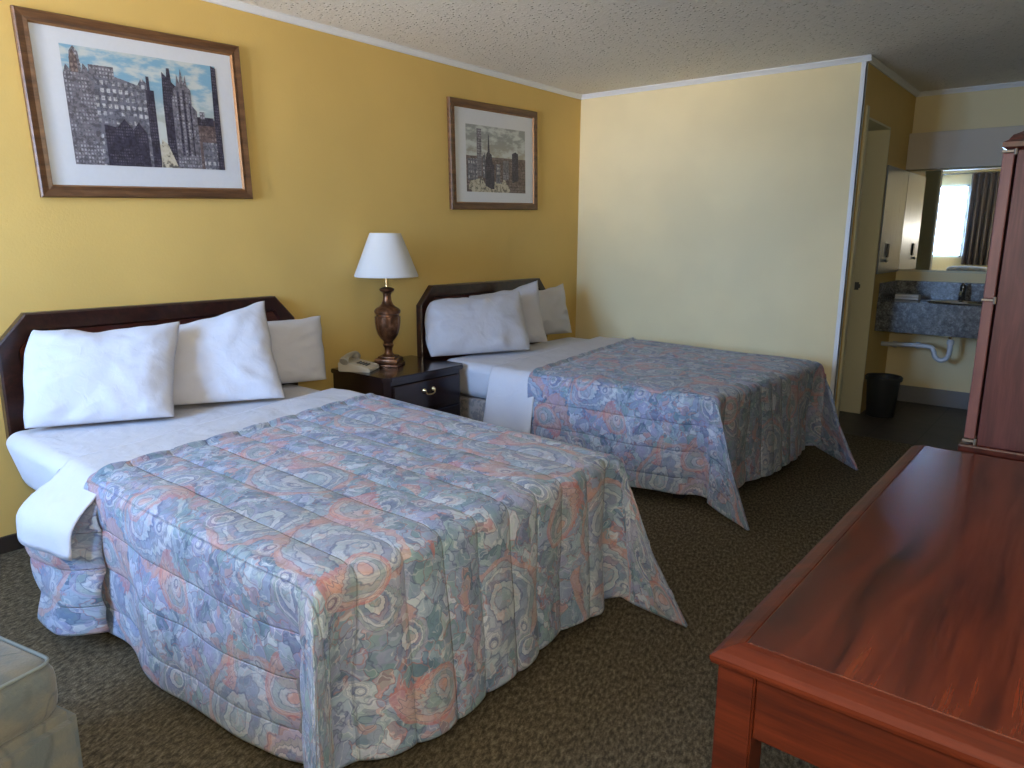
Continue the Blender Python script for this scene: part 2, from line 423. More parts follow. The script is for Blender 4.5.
# crown mouldings and corner guard
CR = [(0, 0), (.012, 0), (.015, .009), (.026, .021), (.032, .025), (.032, .033), (0, .033)]   # (out, up)
def crown(name, run):
    bm = bmesh.new()
    run(bm); return struct(link(name, bm, m_trim))
crown('trim_1', lambda bm: prism(bm, [(o, H-.033+z) for o, z in CR], 1, YF, YB-.001))
crown('trim_2', lambda bm: prism(bm, [(YB-o, H-.033+z) for o, z in CR], 0, .001, XS+.032))
crown('trim_3', lambda bm: prism(bm, [(XS+o, H-.033+z) for o, z in CR], 1, YB, YA-.001))
crown('trim_4', lambda bm: prism(bm, [(YA-o, H-.033+z) for o, z in CR], 0, XS+.001, XR))
bm = bmesh.new(); box(bm, (XS-.028, YB-.006, .0), (XS+.006, YB, H-.033)); box(bm, (XS, YB-.006, 0), (XS+.006, YB+.028, H-.033))
struct(link('trim_5', bm, m_trim))
# baseboards
def bb(name, bm, m): return struct(link(name, bm, m))
bb('baseboard_left', B((0, YF, 0), (.014, YB-.014, .075), bev=.003), m_basedark)
bb('baseboard_back', B((0, YB-.014, 0), (XS-.03, YB, .075), bev=.003), m_basedark)
bb('baseboard_alcove', B((XS+.001, YA-.014, 0.0), (XR, YA, .14), bev=.003), m_greybase)
bb('baseboard_right', B((XR-.014, YF, 0), (XR, YA-.014, .075), bev=.003), m_basedark)

# bathroom door on the alcove's side wall
dr = struct(link('door_1', B((XS-.235, 5.476, .008), (XS-.20, 6.124, 2.17), bev=.002), m_door))
bm = bmesh.new(); tube(bm, [(XS-.20, 5.54, 1.0), (XS-.17, 5.54, 1.0)], .010); tube(bm, [(XS-.175, 5.54, 1.0), (XS-.16, 5.54, 1.0), (XS-.14, 5.54, 1.0)], [.015, .026, .018], 16)
link('door_knob', bm, m_brass, dr, smooth='auto')
struct(link('trim_6', B((XS, 5.405, 0), (XS+.014, 5.462, 2.25), bev=.003), m_casing))
bm = bmesh.new(); box(bm, (XS-.24, 5.46, 0), (XS+.002, 5.474, 2.19)); box(bm, (XS-.24, 6.126, 0), (XS+.002, 6.14, 2.19)); box(bm, (XS-.24, 5.474, 2.176), (XS+.002, 6.126, 2.19))
jb = struct(link('trim_7', bm, m_casing))
bm = bmesh.new(); box(bm, (XS-.135, 6.122, .985), (XS-.105, 6.1262, 1.045), bev=.001); box(bm, (XS-.105, 6.118, 1.0), (XS-.095, 6.1262, 1.03), bev=.001)
link('strike_plate', bm, m_keys, jb)

# ---------------------------------------------------------------- vanity alcove
# grey valance above the mirror
bm = B((XS+.002, YA-.10, 1.93), (XR-.002, YA, 2.215), bev=.004)
for f in bm.faces:
    if f.normal.z < -.8: f.material_index = 1
tag(link('light_valance', bm, [m_greyband, m_casing]), 'long grey box valance on the wall above the vanity mirror', 'valance')
mt = thing('vanity_mirror', 'wide wall mirror over the granite vanity reflecting the bright window', 'mirror', (0, 0, 0))
link('mirror_glass', B((XS+.006, YA-.008, 1.125), (3.45, YA-.002, 1.925)), m_mirror, mt)
link('bottom_channel', B((XS+.006, YA-.012, 1.112), (3.45, YA-.001, 1.127)), m_casing, mt)
sc = thing('wall_cabinet', 'tall grey metallic cabinet door with small knob on alcove side wall', 'cabinet')
link('cabinet_door', B((XS+.001, 6.15, 1.11), (XS+.014, YA-.012, 1.925), bev=.003), m_steel, sc)
bm = bmesh.new(); box(bm, (XS+.014, 6.36, 1.235), (XS+.026, 6.41, 1.34), bev=.002)
link('handle_plate', bm, m_keys, sc)
bm = bmesh.new(); tube(bm, [(XS+.014, 6.33, 1.21), (XS+.03, 6.33, 1.21), (XS+.038, 6.33, 1.21)], [.008, .014, .007]); link('knob', bm, m_chrome, sc, smooth='auto')

v = thing('vanity_counter', 'speckled dark granite vanity counter with deep apron, hung on alcove wall', 'vanity counter')
VY, VZ = 6.30, .895
SX, SY, SA, SB = 2.76, 6.53, .205, .135
bm = bmesh.new()   # slab with an oval sink opening
def slab_pt(a, out):
    if not out: return (SX+SA*math.cos(a), SY+SB*math.sin(a))
    c, s = math.cos(a), math.sin(a)
    x0, x1, y0, y1 = XS+.002, 3.40, VY, YA-.002
    t = min((x1-SX)/c if c > 1e-6 else 9, (x0-SX)/c if c < -1e-6 else 9, (y1-SY)/s if s > 1e-6 else 9, (y0-SY)/s if s < -1e-6 else 9)
    return (SX+c*t, SY+s*t)
angs = sorted({2*PI*k/64 for k in range(64)} | {math.atan2(y-SY, x-SX) % (2*PI) for x in (XS+.002, 3.40) for y in (VY, YA-.002)})
ri = [bm.verts.new((*slab_pt(a, False), VZ)) for a in angs]; ro = [bm.verts.new((*slab_pt(a, True), VZ)) for a in angs]
n = len(angs)
for k in range(n): bm.faces.new((ri[k], ro[k], ro[(k+1) % n], ri[(k+1) % n]))
link('countertop', bm, m_granite, v)
link('apron', B((XS+.002, VY, .655), (3.40, VY+.03, VZ-.0005), bev=.003), m_granite, v)
link('back_splash', B((XS+.002, YA-.024, VZ), (3.40, YA-.002, 1.035), bev=.002), m_granite, v)
link('side_splash', B((XS+.002, VY+.01, VZ), (XS+.022, YA-.024, 1.035), bev=.002), m_granite, v)
bm = bmesh.new()
prof = [(1.10, .004), (1.08, .010), (1.0, .008), (.96, -.004), (.90, -.06), (.7, -.11), (.3, -.135), (.05, -.14)]
rings = [[bm.verts.new((SX+SA*r*math.cos(2*PI*k/48), SY+SB*r*math.sin(2*PI*k/48), VZ+z)) for k in range(48)] for r, z in prof]
for i in range(len(rings)-1):
    for k in range(48): bm.faces.new((rings[i][k], rings[i][(k+1) % 48], rings[i+1][(k+1) % 48], rings[i+1][k]))
bm.faces.new(rings[-1])
sk = link('sink', bm, m_chrome, None, smooth=True); tag(sk, 'oval chrome rimmed sink set into the granite vanity counter', 'sink')
fa = thing('faucet', 'small black and chrome faucet standing behind the sink', 'faucet', (2.745, 6.725, VZ+.001))
bm = bmesh.new(); lathe(bm, [(.028, 0), (.028, .012), (.022, .02), (.020, .10), (.022, .115), (.017, .13)], 20); link('faucet_body', bm, m_blackmetal, fa, smooth='auto')
bm = bmesh.new(); tube(bm, smoothpath([(0, 0, .06), (0, -.05, .075), (0, -.10, .07), (0, -.12, .05)]), .011); link('spout', bm, m_chrome, fa, smooth='auto')
bm = bmesh.new(); tube(bm, [(0, 0, .128), (0, -.01, .140), (0, -.05, .15)], [.014, .010, .007]); link('lever', bm, m_chrome, fa, smooth='auto')
ts = thing('folded_towel', 'small folded white hand towel on the left of the vanity counter', 'towel', (2.385, 6.60, VZ))
for k in range(2):
    def F(u, v, k=k):
        a = u*2*PI; q = lambda c: math.copysign(abs(c)**.4, c)
        return (q(math.cos(a))*.012*1.5*0+(v-.5)*.17, q(math.cos(a))*.05, .012+k*.021+q(math.sin(a))*.0105)
    bm = surf(F, 28, 6); bmesh.ops.remove_doubles(bm, verts=bm.verts, dist=1e-5); bmesh.ops.holes_fill(bm, edges=bm.edges)
    link('towel_fold', bm, m_towel, ts, smooth='auto')
# trap pipe
pp = thing('sink_drain_pipe', 'white plastic drain pipe with P-trap under the granite vanity', 'pipe')
py = 6.60
bm = bmesh.new(); tube(bm, [(2.725, py, .76), (2.725, py, .62), (2.725, py, .565)], .017); link('tailpiece', bm, m_chrome, pp, smooth='auto')
path = smoothpath([(2.725, py, .60), (2.725, py, .50), (2.71, py, .445), (2.670, py, .425), (2.630, py, .450), (2.615, py, .495), (2.59, py, .525), (2.50, py, .53), (2.40, py, .525), (2.30, py, .52), (XS+.002, py, .517)], 6)
bm = bmesh.new(); tube(bm, path, .019, 14); link('trap_pipe', bm, m_pipe, pp, smooth='auto')
for p, d in (((2.725, py, .575), 2), ((2.33, py, .522), 0), ((2.50, py, .53), 0)):
    q = [list(p), list(p)]; q[0][d] -= .016; q[1][d] += .016
    bm = bmesh.new(); tube(bm, q, .026, 14); link('pipe_nut', bm, m_pipe, pp, smooth='auto')
bn = thing('waste_bin', 'dark grey round waste bin on the floor under the vanity', 'waste bin', (2.36, 6.18, 0)); bn.scale = (1.14, 1.14, 1.10)
bm = bmesh.new(); lathe(bm, [(.085, 0), (.088, .004), (.105, .275), (.100, .275), (.082, .008), (.001, .008)], 36, closed=False)
link('bin_body', bm, m_bin, bn, smooth='auto')
bm = bmesh.new(); lathe(bm, [(.104, .262), (.116, .262), (.118, .285), (.112, .292), (.102, .288), (.102, .262)], 36, closed=False); link('bin_rim', bm, m_bin, bn, smooth='auto')

# ---------------------------------------------------------------- pictures
def city_mat(name, a, b, sc_):
    def f():
        x, y, z = split(coord())
        gy = fn('FRACT', y*sc_); gz = fn('FRACT', z*sc_*.8)
        win_ = gt(gy, .42)*gt(gz, .45)
        n = noi(coord(), 55, 4, .75); base = mix(win_*sstep(noi(coord(), 18, 2), .38, .6)*.85, a, b)
        ink = sstep(n, .46, .58)
        return {'Base Color': mix(ink*.65, base, tuple(c*.25 for c in a))}
    return material(name, f, rough=.35, coat=.15)
ct = [city_mat('print_stone_grey', (.17, .16, .19), (.42, .42, .46), 75), city_mat('print_dark_tower', (.045, .04, .065), (.14, .13, .17), 95),
      city_mat('print_window_grid', (.16, .16, .20), (.60, .60, .62), 38), city_mat('print_brown_block', (.14, .10, .10), (.30, .24, .22), 60)]
def skyf(top, low):
    def f():
        x, y, z = split(coord()); n = noi(vec(x, y*1., z*2.6), 7, 4, .6)
        c = mix(sstep(z, -.12, .18), low, top)
        return {'Base Color': mix(sstep(n, .42, .62), c, (.52, .56, .55))}
    return f
m_sky1 = material('print_blue_sky', skyf((.20, .38, .52), (.48, .46, .36)), rough=.35, coat=.15)
m_sky2 = material('print_faded_sky', skyf((.26, .28, .28), (.42, .36, .26)), rough=.35, coat=.15)
def street():
    n = noi(coord(), 40, 4, .7); return {'Base Color': ramp(n, [(.4, (.12, .11, .10)), (.5, (.48, .44, .34)), (.7, (.55, .52, .44))])}
m_street = material('print_pale_street', street, rough=.35)
def picture(name, label, yc, zc, wd, ht, rot, fw, print_rect, art, sky):
    # local frame: x out of the wall, y along it, z up
    t = thing(name, label, 'picture', (.002, yc, zc)); t.rotation_euler = (rot, 0, 0)
    bm = bmesh.new(); D = .026
    def ring(w0, h0, w1, h1, x0, x1, mi=0):
        # mitred sloping frame ring between outer and inner rectangles
        o = [(-w0, -h0), (w0, -h0), (w0, h0), (-w0, h0)]; i = [(-w1, -h1), (w1, -h1), (w1, h1), (-w1, h1)]
        vo = [bm.verts.new((x0, *p)) for p in o]; vi = [bm.verts.new((x1, *p)) for p in i]
        for k in range(4): bm.faces.new((vo[k], vo[(k+1) % 4], vi[(k+1) % 4], vi[k])).material_index = mi
    W, Hh = wd/2, ht/2
    ring(W, Hh, W, Hh, 0, D*.7); ring(W, Hh, W-.006, Hh-.006, D*.7, D); ring(W-.006, Hh-.006, W-fw*.6, Hh-fw*.6, D, D*.8); ring(W-fw*.6, Hh-fw*.6, W-fw*.88, Hh-fw*.88, D*.8, D*.95)
    link('frame', bm, m_pic, t, keep=True)
    bm = bmesh.new(); ring(W-fw*.88, Hh-fw*.88, W-fw, Hh-fw, D*.95, .012); link('inner_edge', bm, m_gold, t, keep=True)
    link('mat', B((.004, -W+fw-.004, -Hh+fw-.004), (.012, W-fw+.004, Hh-fw+.004)), m_mat, t)
    # printed city drawing: sky first, buildings a hair in front of one another
    y0, z0, y1, z1 = print_rect
    bm = bmesh.new()
    def poly(pts, lay, mi):
        vs = [bm.verts.new((.0125+lay*.00012, y0+(y1-y0)*u, z0+(z1-z0)*q)) for u, q in pts]
        bm.faces.new(vs).material_index = mi
    poly([(0, 0), (1, 0), (1, 1), (0, 1)], 0, 0)
    for k, (mi, pts) in enumerate(art): poly(pts, k+1, mi)
    link('print', bm, [sky]+ct+[m_street], t, keep=True)
    return t
def R_(a, b, c, d): return [(a, c), (b, c), (b, d), (a, d)]
art1 = [(4, R_(.0, .52, .0, .42)), (3, [(.13, .0), (.50, .0), (.50, .76), (.47, .80), (.44, .73), (.20, .82), (.13, .80)]), (1, R_(.15, .30, .76, .86)), (2, R_(.49, .545, .0, .70)), (2, R_(.50, .52, .0, .82)),
        (1, [(0, 0), (.17, 0), (.17, .70), (.145, .74), (.145, .82), (.12, .86), (.11, .80), (.10, .95), (.075, 1.0), (.05, .95), (.04, .80), (.02, .84), (.0, .76)]), (4, [(.045, .78), (.09, .78), (.09, .9), (.068, .97), (.045, .9)]),
        (2, [(.20, .0), (.47, .0), (.47, .30), (.42, .40), (.38, .33), (.33, .42), (.28, .34), (.20, .36)]),
        (2, [(.60, 0), (.70, 0), (.70, .76), (.67, .80), (.665, .92), (.645, .92), (.64, .84), (.61, .88), (.60, .6)]),
        (4, R_(.78, .96, 0, .48)), (2, R_(.80, .95, .42, .50)), (1, R_(.85, .885, .48, .55)),
        (1, [(.66, 0), (.83, 0), (.83, .55), (.80, .60), (.80, .74), (.775, .78), (.77, .88), (.755, .80), (.74, .93), (.725, .80), (.71, .88), (.70, .77), (.68, .74), (.66, .60)]),
        (2, [(.70, .12), (.715, .12), (.715, .72), (.70, .72)]), (2, [(.74, .12), (.755, .12), (.755, .74), (.74, .74)]), (2, [(.78, .12), (.79, .12), (.79, .62), (.78, .62)]),
        (5, [(.54, 0), (.66, 0), (.60, .22), (.56, .26)]), (3, R_(.85, .99, 0, .26)), (2, [(.955, 0), (1.0, 0), (1.0, .98), (.965, 1.0), (.955, .5)])]
art2 = [(4, R_(0, 1, 0, .54)), (5, [(.08, .0), (.75, .0), (.62, .22), (.36, .12), (.1, .16)]), (3, R_(.02, .18, .18, .50)), (1, R_(.17, .245, .24, .95)), (3, R_(.26, .31, .22, .60)),
        (2, [(.30, .05), (.45, .05), (.45, .42), (.42, .45), (.41, .58), (.38, .60), (.365, .86), (.355, .90), (.345, .62), (.32, .58), (.31, .45), (.30, .4)]),
        (3, R_(.48, .58, .14, .44)), (4, R_(.55, .60, .16, .46)), (1, R_(.60, .70, .20, .50)), (2, [(.76, .16), (.87, .16), (.87, .62), (.82, .65), (.76, .62)]), (4, R_(.88, 1.0, .06, .54)),
        (5, [(.05, .16), (.25, .22), (.30, .10), (.45, .02), (.2, .0), (.02, .04)]), (4, [(.70, .0), (1, .0), (1, .22), (.8, .18)])]
picture('framed_picture', 'large walnut framed pen drawing of city towers above the nearer bed', 1.681, 1.932, 1.008, .758, .034, .054, (-.345, -.235, .362, .262), art1, m_sky1)
picture('framed_picture', 'faded city skyline print in walnut frame above the farther bed', 4.206, 1.945, .985, .742, .026, .054, (-.325, -.245, .345, .215), art2, m_sky2)

# ---------------------------------------------------------------- headboards
def headboard(label, y0, y1):
    # chamfered board: outer face pieces as mitred rails around a red panel
    zb, zt, ch, zc = .50, 1.048, .118, .918
    t = thing('headboard', label, 'headboard', (0, y0, 0)); w = y1-y0
    def outline(i):   # inset i
        k = i*.55
        return [(i, zb), (i, zc-k*.6), (ch+k*.3, zt-i), (w-ch-k*.3, zt-i), (w-i, zc-k*.6), (w-i, zb)]
    bm = bmesh.new()
    O = outline(0); I = outline(.085)
    def strip(P0, P1, x0, x1):
        a = [bm.verts.new((x0, *p)) for p in P0]; b = [bm.verts.new((x1, *p)) for p in P1]
        for k in range(len(a)-1): bm.faces.new((a[k], a[k+1], b[k+1], b[k]))
    strip(O, O, .004, .045); strip(O, outline(.008), .045, .052); strip(outline(.008), outline(.075), .052, .052); strip(outline(.075), I, .052, .034)
    link('frame_rail', bm, m_head, t)
    bm = bmesh.new(); prism(bm, I, 0, .006, .034); link('panel', bm, m_headp, t)
    return t
headboard('dark mahogany headboard with clipped corners behind the nearer bed', .945, 2.397)
headboard('dark mahogany headboard with clipped corners behind the farther bed', 3.385, 4.835)

# ---------------------------------------------------------------- beds, linen, bedspreads
def rbox(a, b, r, seg=4, puff=0.):
    bm = bmesh.new(); box(bm, a, b, bev=r, seg=seg); return bm
def bed(label, y0, y1, x1, top=.588, hx=.28):
    t = thing('bed', label, 'bed', (.06, (y0+y1)/2, 0)); ox, oy = .06, (y0+y1)/2
    L = lambda a, b: ((a[0]-ox, a[1]-oy, a[2]), (b[0]-ox, b[1]-oy, b[2]))
    link('box_spring', rbox(*L((.33, y0+.03, .14), (x1-.08, y1-.04, .35)), .02), m_box, t, smooth='auto')
    bm = rbox(*L((hx, y0, .352), (x1-.06, y1-.02, top)), .06, seg=6)
    for v_ in bm.verts:
        k = max(0, (top-.04-v_.co.z))/.2
        if v_.co.x+ox < hx+.07: v_.co.x += .12*min(1.2, k)
        if v_.co.y+oy < y0+.07: v_.co.y += .03*k
    link('mattress', bm, m_linen, t, smooth='auto')
    for x in (.42, x1-.2):
        for y in (y0+.1, y1-.15): link('leg', B(*L((x, y, 0), (x+.05, y+.05, .14))), m_black, t)
    return t
bed('nearer double bed with white mattress and grey box spring', .875, 2.28, 2.29, hx=.19)
bed('farther double bed with white mattress and grey box spring', 3.325, 4.83, 2.15)

def bedspread(label, N0, F0, N1, F1, zt, drop, tips, ntop=66, hem=.0, wob=1.3, phiN=.02, phiF=.06):
    """quilted throw over the bed. N0/F0 near/far corners at the head, N1/F1 at the foot (plan). tips: plan offsets of corner flares"""
    N0, F0, N1, F1 = [Vector((*p, 0)) for p in (N0, F0, N1, F1)]
    r = .045; nx, ny, na, nh = 90, 150, 36, 60
    A = ((N1-N0).length+(F1-F0).length)/2; Bw = ((F0-N0).length+(F1-N1).length)/2
    bm = bmesh.new(); UV = bm.loops.layers.uv.new('UVMap'); uvd = {}
    def top(u, v):
        p = (N0*(1-u)+N1*u)*(1-v)+(F0*(1-u)+F1*u)*v
        q = Vector((p.x, p.y, zt)); return q
    def puff(t): return abs(math.sin(PI*t/.145))**.55
    def V(p, uv):
        v = bm.verts.new(p); uvd[v] = uv; return v
    ex = r/A; ey = r/Bw
    U = [i/nx*(1-ex) for i in range(nx+1)]; W = [ey+(1-2*ey)*j/ny for j in range(ny+1)]
    G = []
    for u in U:
        row = []
        for q in W:
            p = top(u, q); s_, t_ = u*A, q*Bw
            edge = min(1, min(q-ey, 1-ey-q)/.05+.0, 1)
            z = .009*puff(t_)*1 + .006*fbm(s_*2.2, t_*2.2, wob)+.0035*fbm(s_*7, t_*5, wob+3)
            z += .011*math.exp(-((s_-.012)/.014)**2) - .006*math.exp(-((s_-.05)/.012)**2)
            z += -.010*max(0, 1-min(q-ey, 1-ey-q)/.03)**2 - .008*max(0, (u-(1-ex)+.03)/.03)**2
            row.append(V(p+Vector((0, 0, z-.0)), (s_, t_)))
        G.append(row)
    # hanging stations walked round the bed: near side, corner, foot, corner, far side
    st = []
    dN = Vector((N1-N0).normalized().yxz); dN = Vector((dN.x, -abs(dN.y), 0)).normalized()
    nrm = lambda a, b: Vector(((b-a).y, -(b-a).x, 0)).normalized()
    oN, oFt, oF = nrm(N0, N1), nrm(N1, F1), nrm(F1, F0)
    for i, u in enumerate(U): st.append((G[i][0], oN, ('n', u*A), 0.))
    for k in range(1, na):
        a = k/na; d = (oN*math.cos(a*PI/2)+oFt*math.sin(a*PI/2)).normalized(); st.append((G[nx][0], d, ('c0', a), 0.))
    for j in range(ny+1): st.append((G[nx][j], oFt, ('f', W[j]*Bw), 0.))
    for k in range(1, na):
        a = k/na; d = (oFt*math.cos(a*PI/2)+oF*math.sin(a*PI/2)).normalized(); st.append((G[nx][ny], d, ('c1', a), 0.))
    for i in range(nx, -1, -1): st.append((G[i][ny], oF, ('s', U[i]*A), 0.))
    # arc-length position along the walk, relative to each corner's middle
    cum = [0.]
    for a, b in zip(st, st[1:]):
        step = (b[0].co-a[0].co).length
        if step < 1e-5: step = .62/na
        cum.append(cum[-1]+step)
    mids = []
    for tagc in ('c0', 'c1'):
        ks = [i for i, q in enumerate(st) if q[2][0] == tagc]; mids.append(cum[ks[len(ks)//2]])
    cols = []
    for i, (bv, d, (kind, par), _) in enumerate(st):
        col = [bv]; base = bv.co.copy(); base.z = zt-.006
        c = cum[i]; wts = [math.exp(-(abs(c-m)/sg)**pw) for m, sg, pw in ((mids[0], tips[0][2], 2.2), (mids[1], tips[1][2], 2.2))]
        wide = max(math.exp(-((c-m)/.36)**2) for m in mids)
        L_ = drop*(1+(.0 if kind in 'nfs' else .10*math.sin(par*PI)**.8))
        phi = phiN if kind in ('n', 's') else phiF if kind == 'f' else phiN+(phiF-phiN)*(par if kind == 'c0' else 1-par)
        u0_, t0_ = uvd[bv]
        for j in range(1, nh+1):
            h = L_*j/nh
            arc = r*PI/2
            if h < arc: a = h/r; o, zz = r*math.sin(a), -r*(1-math.cos(a))
            else: l = h-arc; o, zz = r+l*math.sin(phi), -r-l*math.cos(phi)
            g = min(1, h/.35)
            # soft folds along the hem
            fold = .020*g*g*(math.sin(c*7.3+wob*3)+.5*math.sin(c*15.1+wob))*(1-max(wts))
            o += fold + .006*fbm(c*6, h*6, wob+7)
            if kind in ('c0', 'c1'):
                if kind == 'c0': ua, ta = u0_+h*math.sin(par*PI/2), t0_-h*math.cos(par*PI/2)
                else: ua, ta = u0_+h*math.cos(par*PI/2), t0_+h*math.sin(par*PI/2)
            else: ua, ta = (u0_, t0_-h) if kind == 'n' else (u0_+h, t0_) if kind == 'f' else (u0_, t0_+h)
            pf = (.009*puff(ta)-.003)*min(1, h/.04)
            if kind == 'f': pf = (.015*puff(ta)-.005)*min(1, h/.05)
            o += pf
            p = base+d*o
            for w_, m, tp in zip(wts, mids, tips):
                k = max(0, (h-.02)/drop)**1.08; tv = Vector((tp[0], tp[1], 0))
                p = p*(1-w_*min(1, k*1.6))+Vector(((G[nx][0] if m == mids[0] else G[nx][ny]).co.x, (G[nx][0] if m == mids[0] else G[nx][ny]).co.y, p.z))*(w_*min(1, k*1.6))+tv*k*w_
            # pinch valleys either side of each flare
            for m, tp in zip(mids, tips):
                q = abs(c-m)-tp[3]; p -= d*(.055*g*math.exp(-(q/.07)**2)) if kind in 'nfs' else Vector()
            p.z = max(zt+zz+hem*0, .012+.004*fbm(c*9, h*3, 2))
            col.append(V(p, (ua, ta)))
        cols.append(col)
    def face(vs):
        try: f = bm.faces.new(vs)
        except ValueError: return
        for lp in f.loops: lp[UV].uv = uvd[lp.vert]
    for i in range(nx):
        for j in range(ny): face((G[i][j], G[i+1][j], G[i+1][j+1], G[i][j+1]))
    for a, b in zip(cols, cols[1:]):
        for j in range(nh):
            vs = [a[j], a[j+1], b[j+1], b[j]]
            vs = [q for k, q in enumerate(vs) if q not in vs[:k]]
            if len(vs) > 2: face(vs)
    o = link('bedspread', bm, m_quilt, smooth=True)
    md = o.modifiers.new('thickness', 'SOLIDIFY'); md.thickness = .008; md.offset = -1
    # head-end turned flap down the near side, under the sheet
    tag(o, label, 'bedspread')
    return o
q1 = bedspread('blue and peach paisley quilted bedspread over the nearer bed', (1.12, .850), (.865, 2.30), (2.33, .862), (2.345, 2.20), .612, .565,
               [(.17, -.15, .20, .36), (.30, .06, .20, .36)], wob=1.3)
q2 = bedspread('blue and peach paisley quilted bedspread over the farther bed', (1.11, 3.215), (.84, 4.90), (2.20, 3.325), (2.30, 4.76), .612, .565,
               [(.27, -.14, .20, .36), (.34, -.19, .21, .38)], wob=5.1)
# quilted flap at the head end of the nearer bed, bulging out below the sheet
def flap(u, v):
    # u along the bed from head (0) to crease (1), v down
    x = .82+.38*u; z = .56-.50*v+.03*u*v
    y = .88-math.sin(min(1, v*2.2)*PI/2)*(.128-.10*max(0, (u-.62)/.38)**2-.02*max(0, (.15-u)/.15))+.010*math.sin(v*9+u*4)
    return (x, y-.012*abs(math.sin(v*.53*PI/.145)), z)
bm = surf(flap, 26, 50, lambda u, v: (.3-u*.32, -v*.55)); fl = link('side_flap', bm, m_quilt, q1, smooth=True)
md = fl.modifiers.new('thickness', 'SOLIDIFY'); md.thickness = .006

def sheet(label, x0n, x1n, x0f, x1f, yn, yf, z, dropn, dropf, prof):
    """white top sheet: band across the bed between pillows and bedspread, hanging down the near side"""
    n0 = 16; wy = yf-yn; T = dropn+wy+dropf
    def F(u, v):
        s = v*T
        if s < dropn: h = dropn-s; y = yn; a = 0.
        elif s > dropn+wy: h = s-dropn-wy; y = yf; a = 1.
        else: h = 0; y = s-dropn+yn; a = (s-dropn)/wy
        xa, xb = x0n+(x0f-x0n)*a, x1n+(x1f-x1n)*a
        x = xa+(xb-xa)*u
        r = .045; sgn = -1 if a == 0. else 1; zz = z
        zz += .004*fbm(x*6, y*3, 4)+.004*math.sin(x*30+fbm(y*2, 1, 1)*4)*(0.5 if h == 0 else .2)
        edge = min(y-yn, yf-y) if h == 0 else 0
        if h == 0 and edge < r: zz -= r-math.sqrt(max(0, r*r-(r-edge)**2))
        if h > 0:
            zz -= r+h*.97
            bul = prof(u, h/dropn) if sgn < 0 else .0
            y += sgn*(.006+bul)
            x += (-.03+.02*u)*h/dropn if sgn < 0 else 0
        return (x, y, zz)
    bm = surf(F, 30, 90)
    o = link('bed_sheet', bm, m_linen, smooth=True); md = o.modifiers.new('thickness', 'SOLIDIFY'); md.thickness = .005; md.offset = 0
    return tag(o, label, 'sheet')
sheet('white top sheet turned down between pillows and paisley spread of the nearer bed', .885, 1.20, .55, .90, .862, 2.295, .6035, .195, .2,
      lambda u, h: math.sin(min(1, h*1.5)*PI/2)**.8*(.140-.055*max(0, (u-.45)/.55)**1.5)+.01*h*math.sin(u*8))
sheet('white top sheet turned down between pillows and paisley spread of the farther bed', .80, 1.15, .55, .88, 3.235, 4.89, .6035, .34, .2,
      lambda u, h: .03*h+.012*h*math.sin(u*9))
def pillow(label, BL, BR, TR, TL, thick, seed, sag=0., pull=(.055, .055, .02, .07), rnd=(0, 0, 0, 0), group=None):
    """soft pillow spanned by four corner points; thick = full thickness in the middle"""
    BL, BR, TR, TL = [Vector(p) for p in (BL, BR, TR, TL)]
    nrm = (BR-BL).cross(TL-BL).normalized()
    if nrm.x < 0: nrm.negate()
    N = 40; bm = bmesh.new()
    def P(a, b, side):
        e = (1-abs(a)**3.2)*(1-abs(b)**3.2)
        t = thick/2*max(0, e)**.55
        # the outline is pulled in between the corners
        pl, pr, pbm, ptp = pull                             # pulls at left, right, bottom, top; rnd rounds BL, BR, TR, TL
        pa = a*(1-(pl if a < 0 else pr)*(1-b*b)+.030*fbm(b*2.3, a, seed)*abs(a)); pb = b*(1-(pbm if b < 0 else ptp)*(1-a*a)+(.07*fbm(a*2.9, b, seed+2)*abs(b) if b > 0 else 0))
        for rr_, sa, sb in zip(rnd, (-1, 1, 1, -1), (-1, -1, 1, 1)):
            k = max(0, a*sa)**5*max(0, b*sb)**5*rr_; pa *= 1-k; pb *= 1-k
        u, q = (pa+1)/2, (pb+1)/2
        p = (BL*(1-u)+BR*u)*(1-q)+(TL*(1-u)+TR*u)*q
        w_ = .010*fbm(a*1.6, b*1.6, seed)+.005*fbm(a*4, b*4, seed+5+side)
        crease = .011*fbm(3.2*math.atan2(b, a), 1.1*(a*a+b*b), seed+9)*min(1, a*a+b*b)*2
        d = t*side*(1+.0)+(w_+crease)*(1 if side > 0 else .5)*min(1, e*2)
        p = p+nrm*d
        p.z -= sag*(1-a*a)*max(0, b)*.5
        return p
    Gf = [[None]*(N+1) for _ in range(N+1)]; Gb = [[None]*(N+1) for _ in range(N+1)]
    for i in range(N+1):
        for j in range(N+1):
            a, b = -math.cos(PI*i/N), -math.cos(PI*j/N)
            a = .5*a+.5*(2*i/N-1); b = .5*b+.5*(2*j/N-1)
            Gf[i][j] = bm.verts.new(P(a, b, 1))
            Gb[i][j] = Gf[i][j] if i in (0, N) or j in (0, N) else bm.verts.new(P(a, b, -1))
    for G in (Gf, Gb):
        for i in range(N):
            for j in range(N):
                bm.faces.new((G[i][j], G[i+1][j], G[i+1][j+1], G[i][j+1]))
    for v_ in bm.verts: v_.co.z = max(v_.co.z, .6075)
    o = link('pillow', bm, m_linen, smooth=True)
    return tag(o, label, 'pillow', group)
Z0 = .600
pillow('white pillow at the left end of the nearer bed, in front of the others', (.30, .93, Z0), (.555, 1.42, Z0), (.33, 1.60, .995), (.13, 1.045, 1.005), .17, 1.2, sag=.05, pull=(-.03, .045, .0, .05), rnd=(.02, .0, .0, .08))
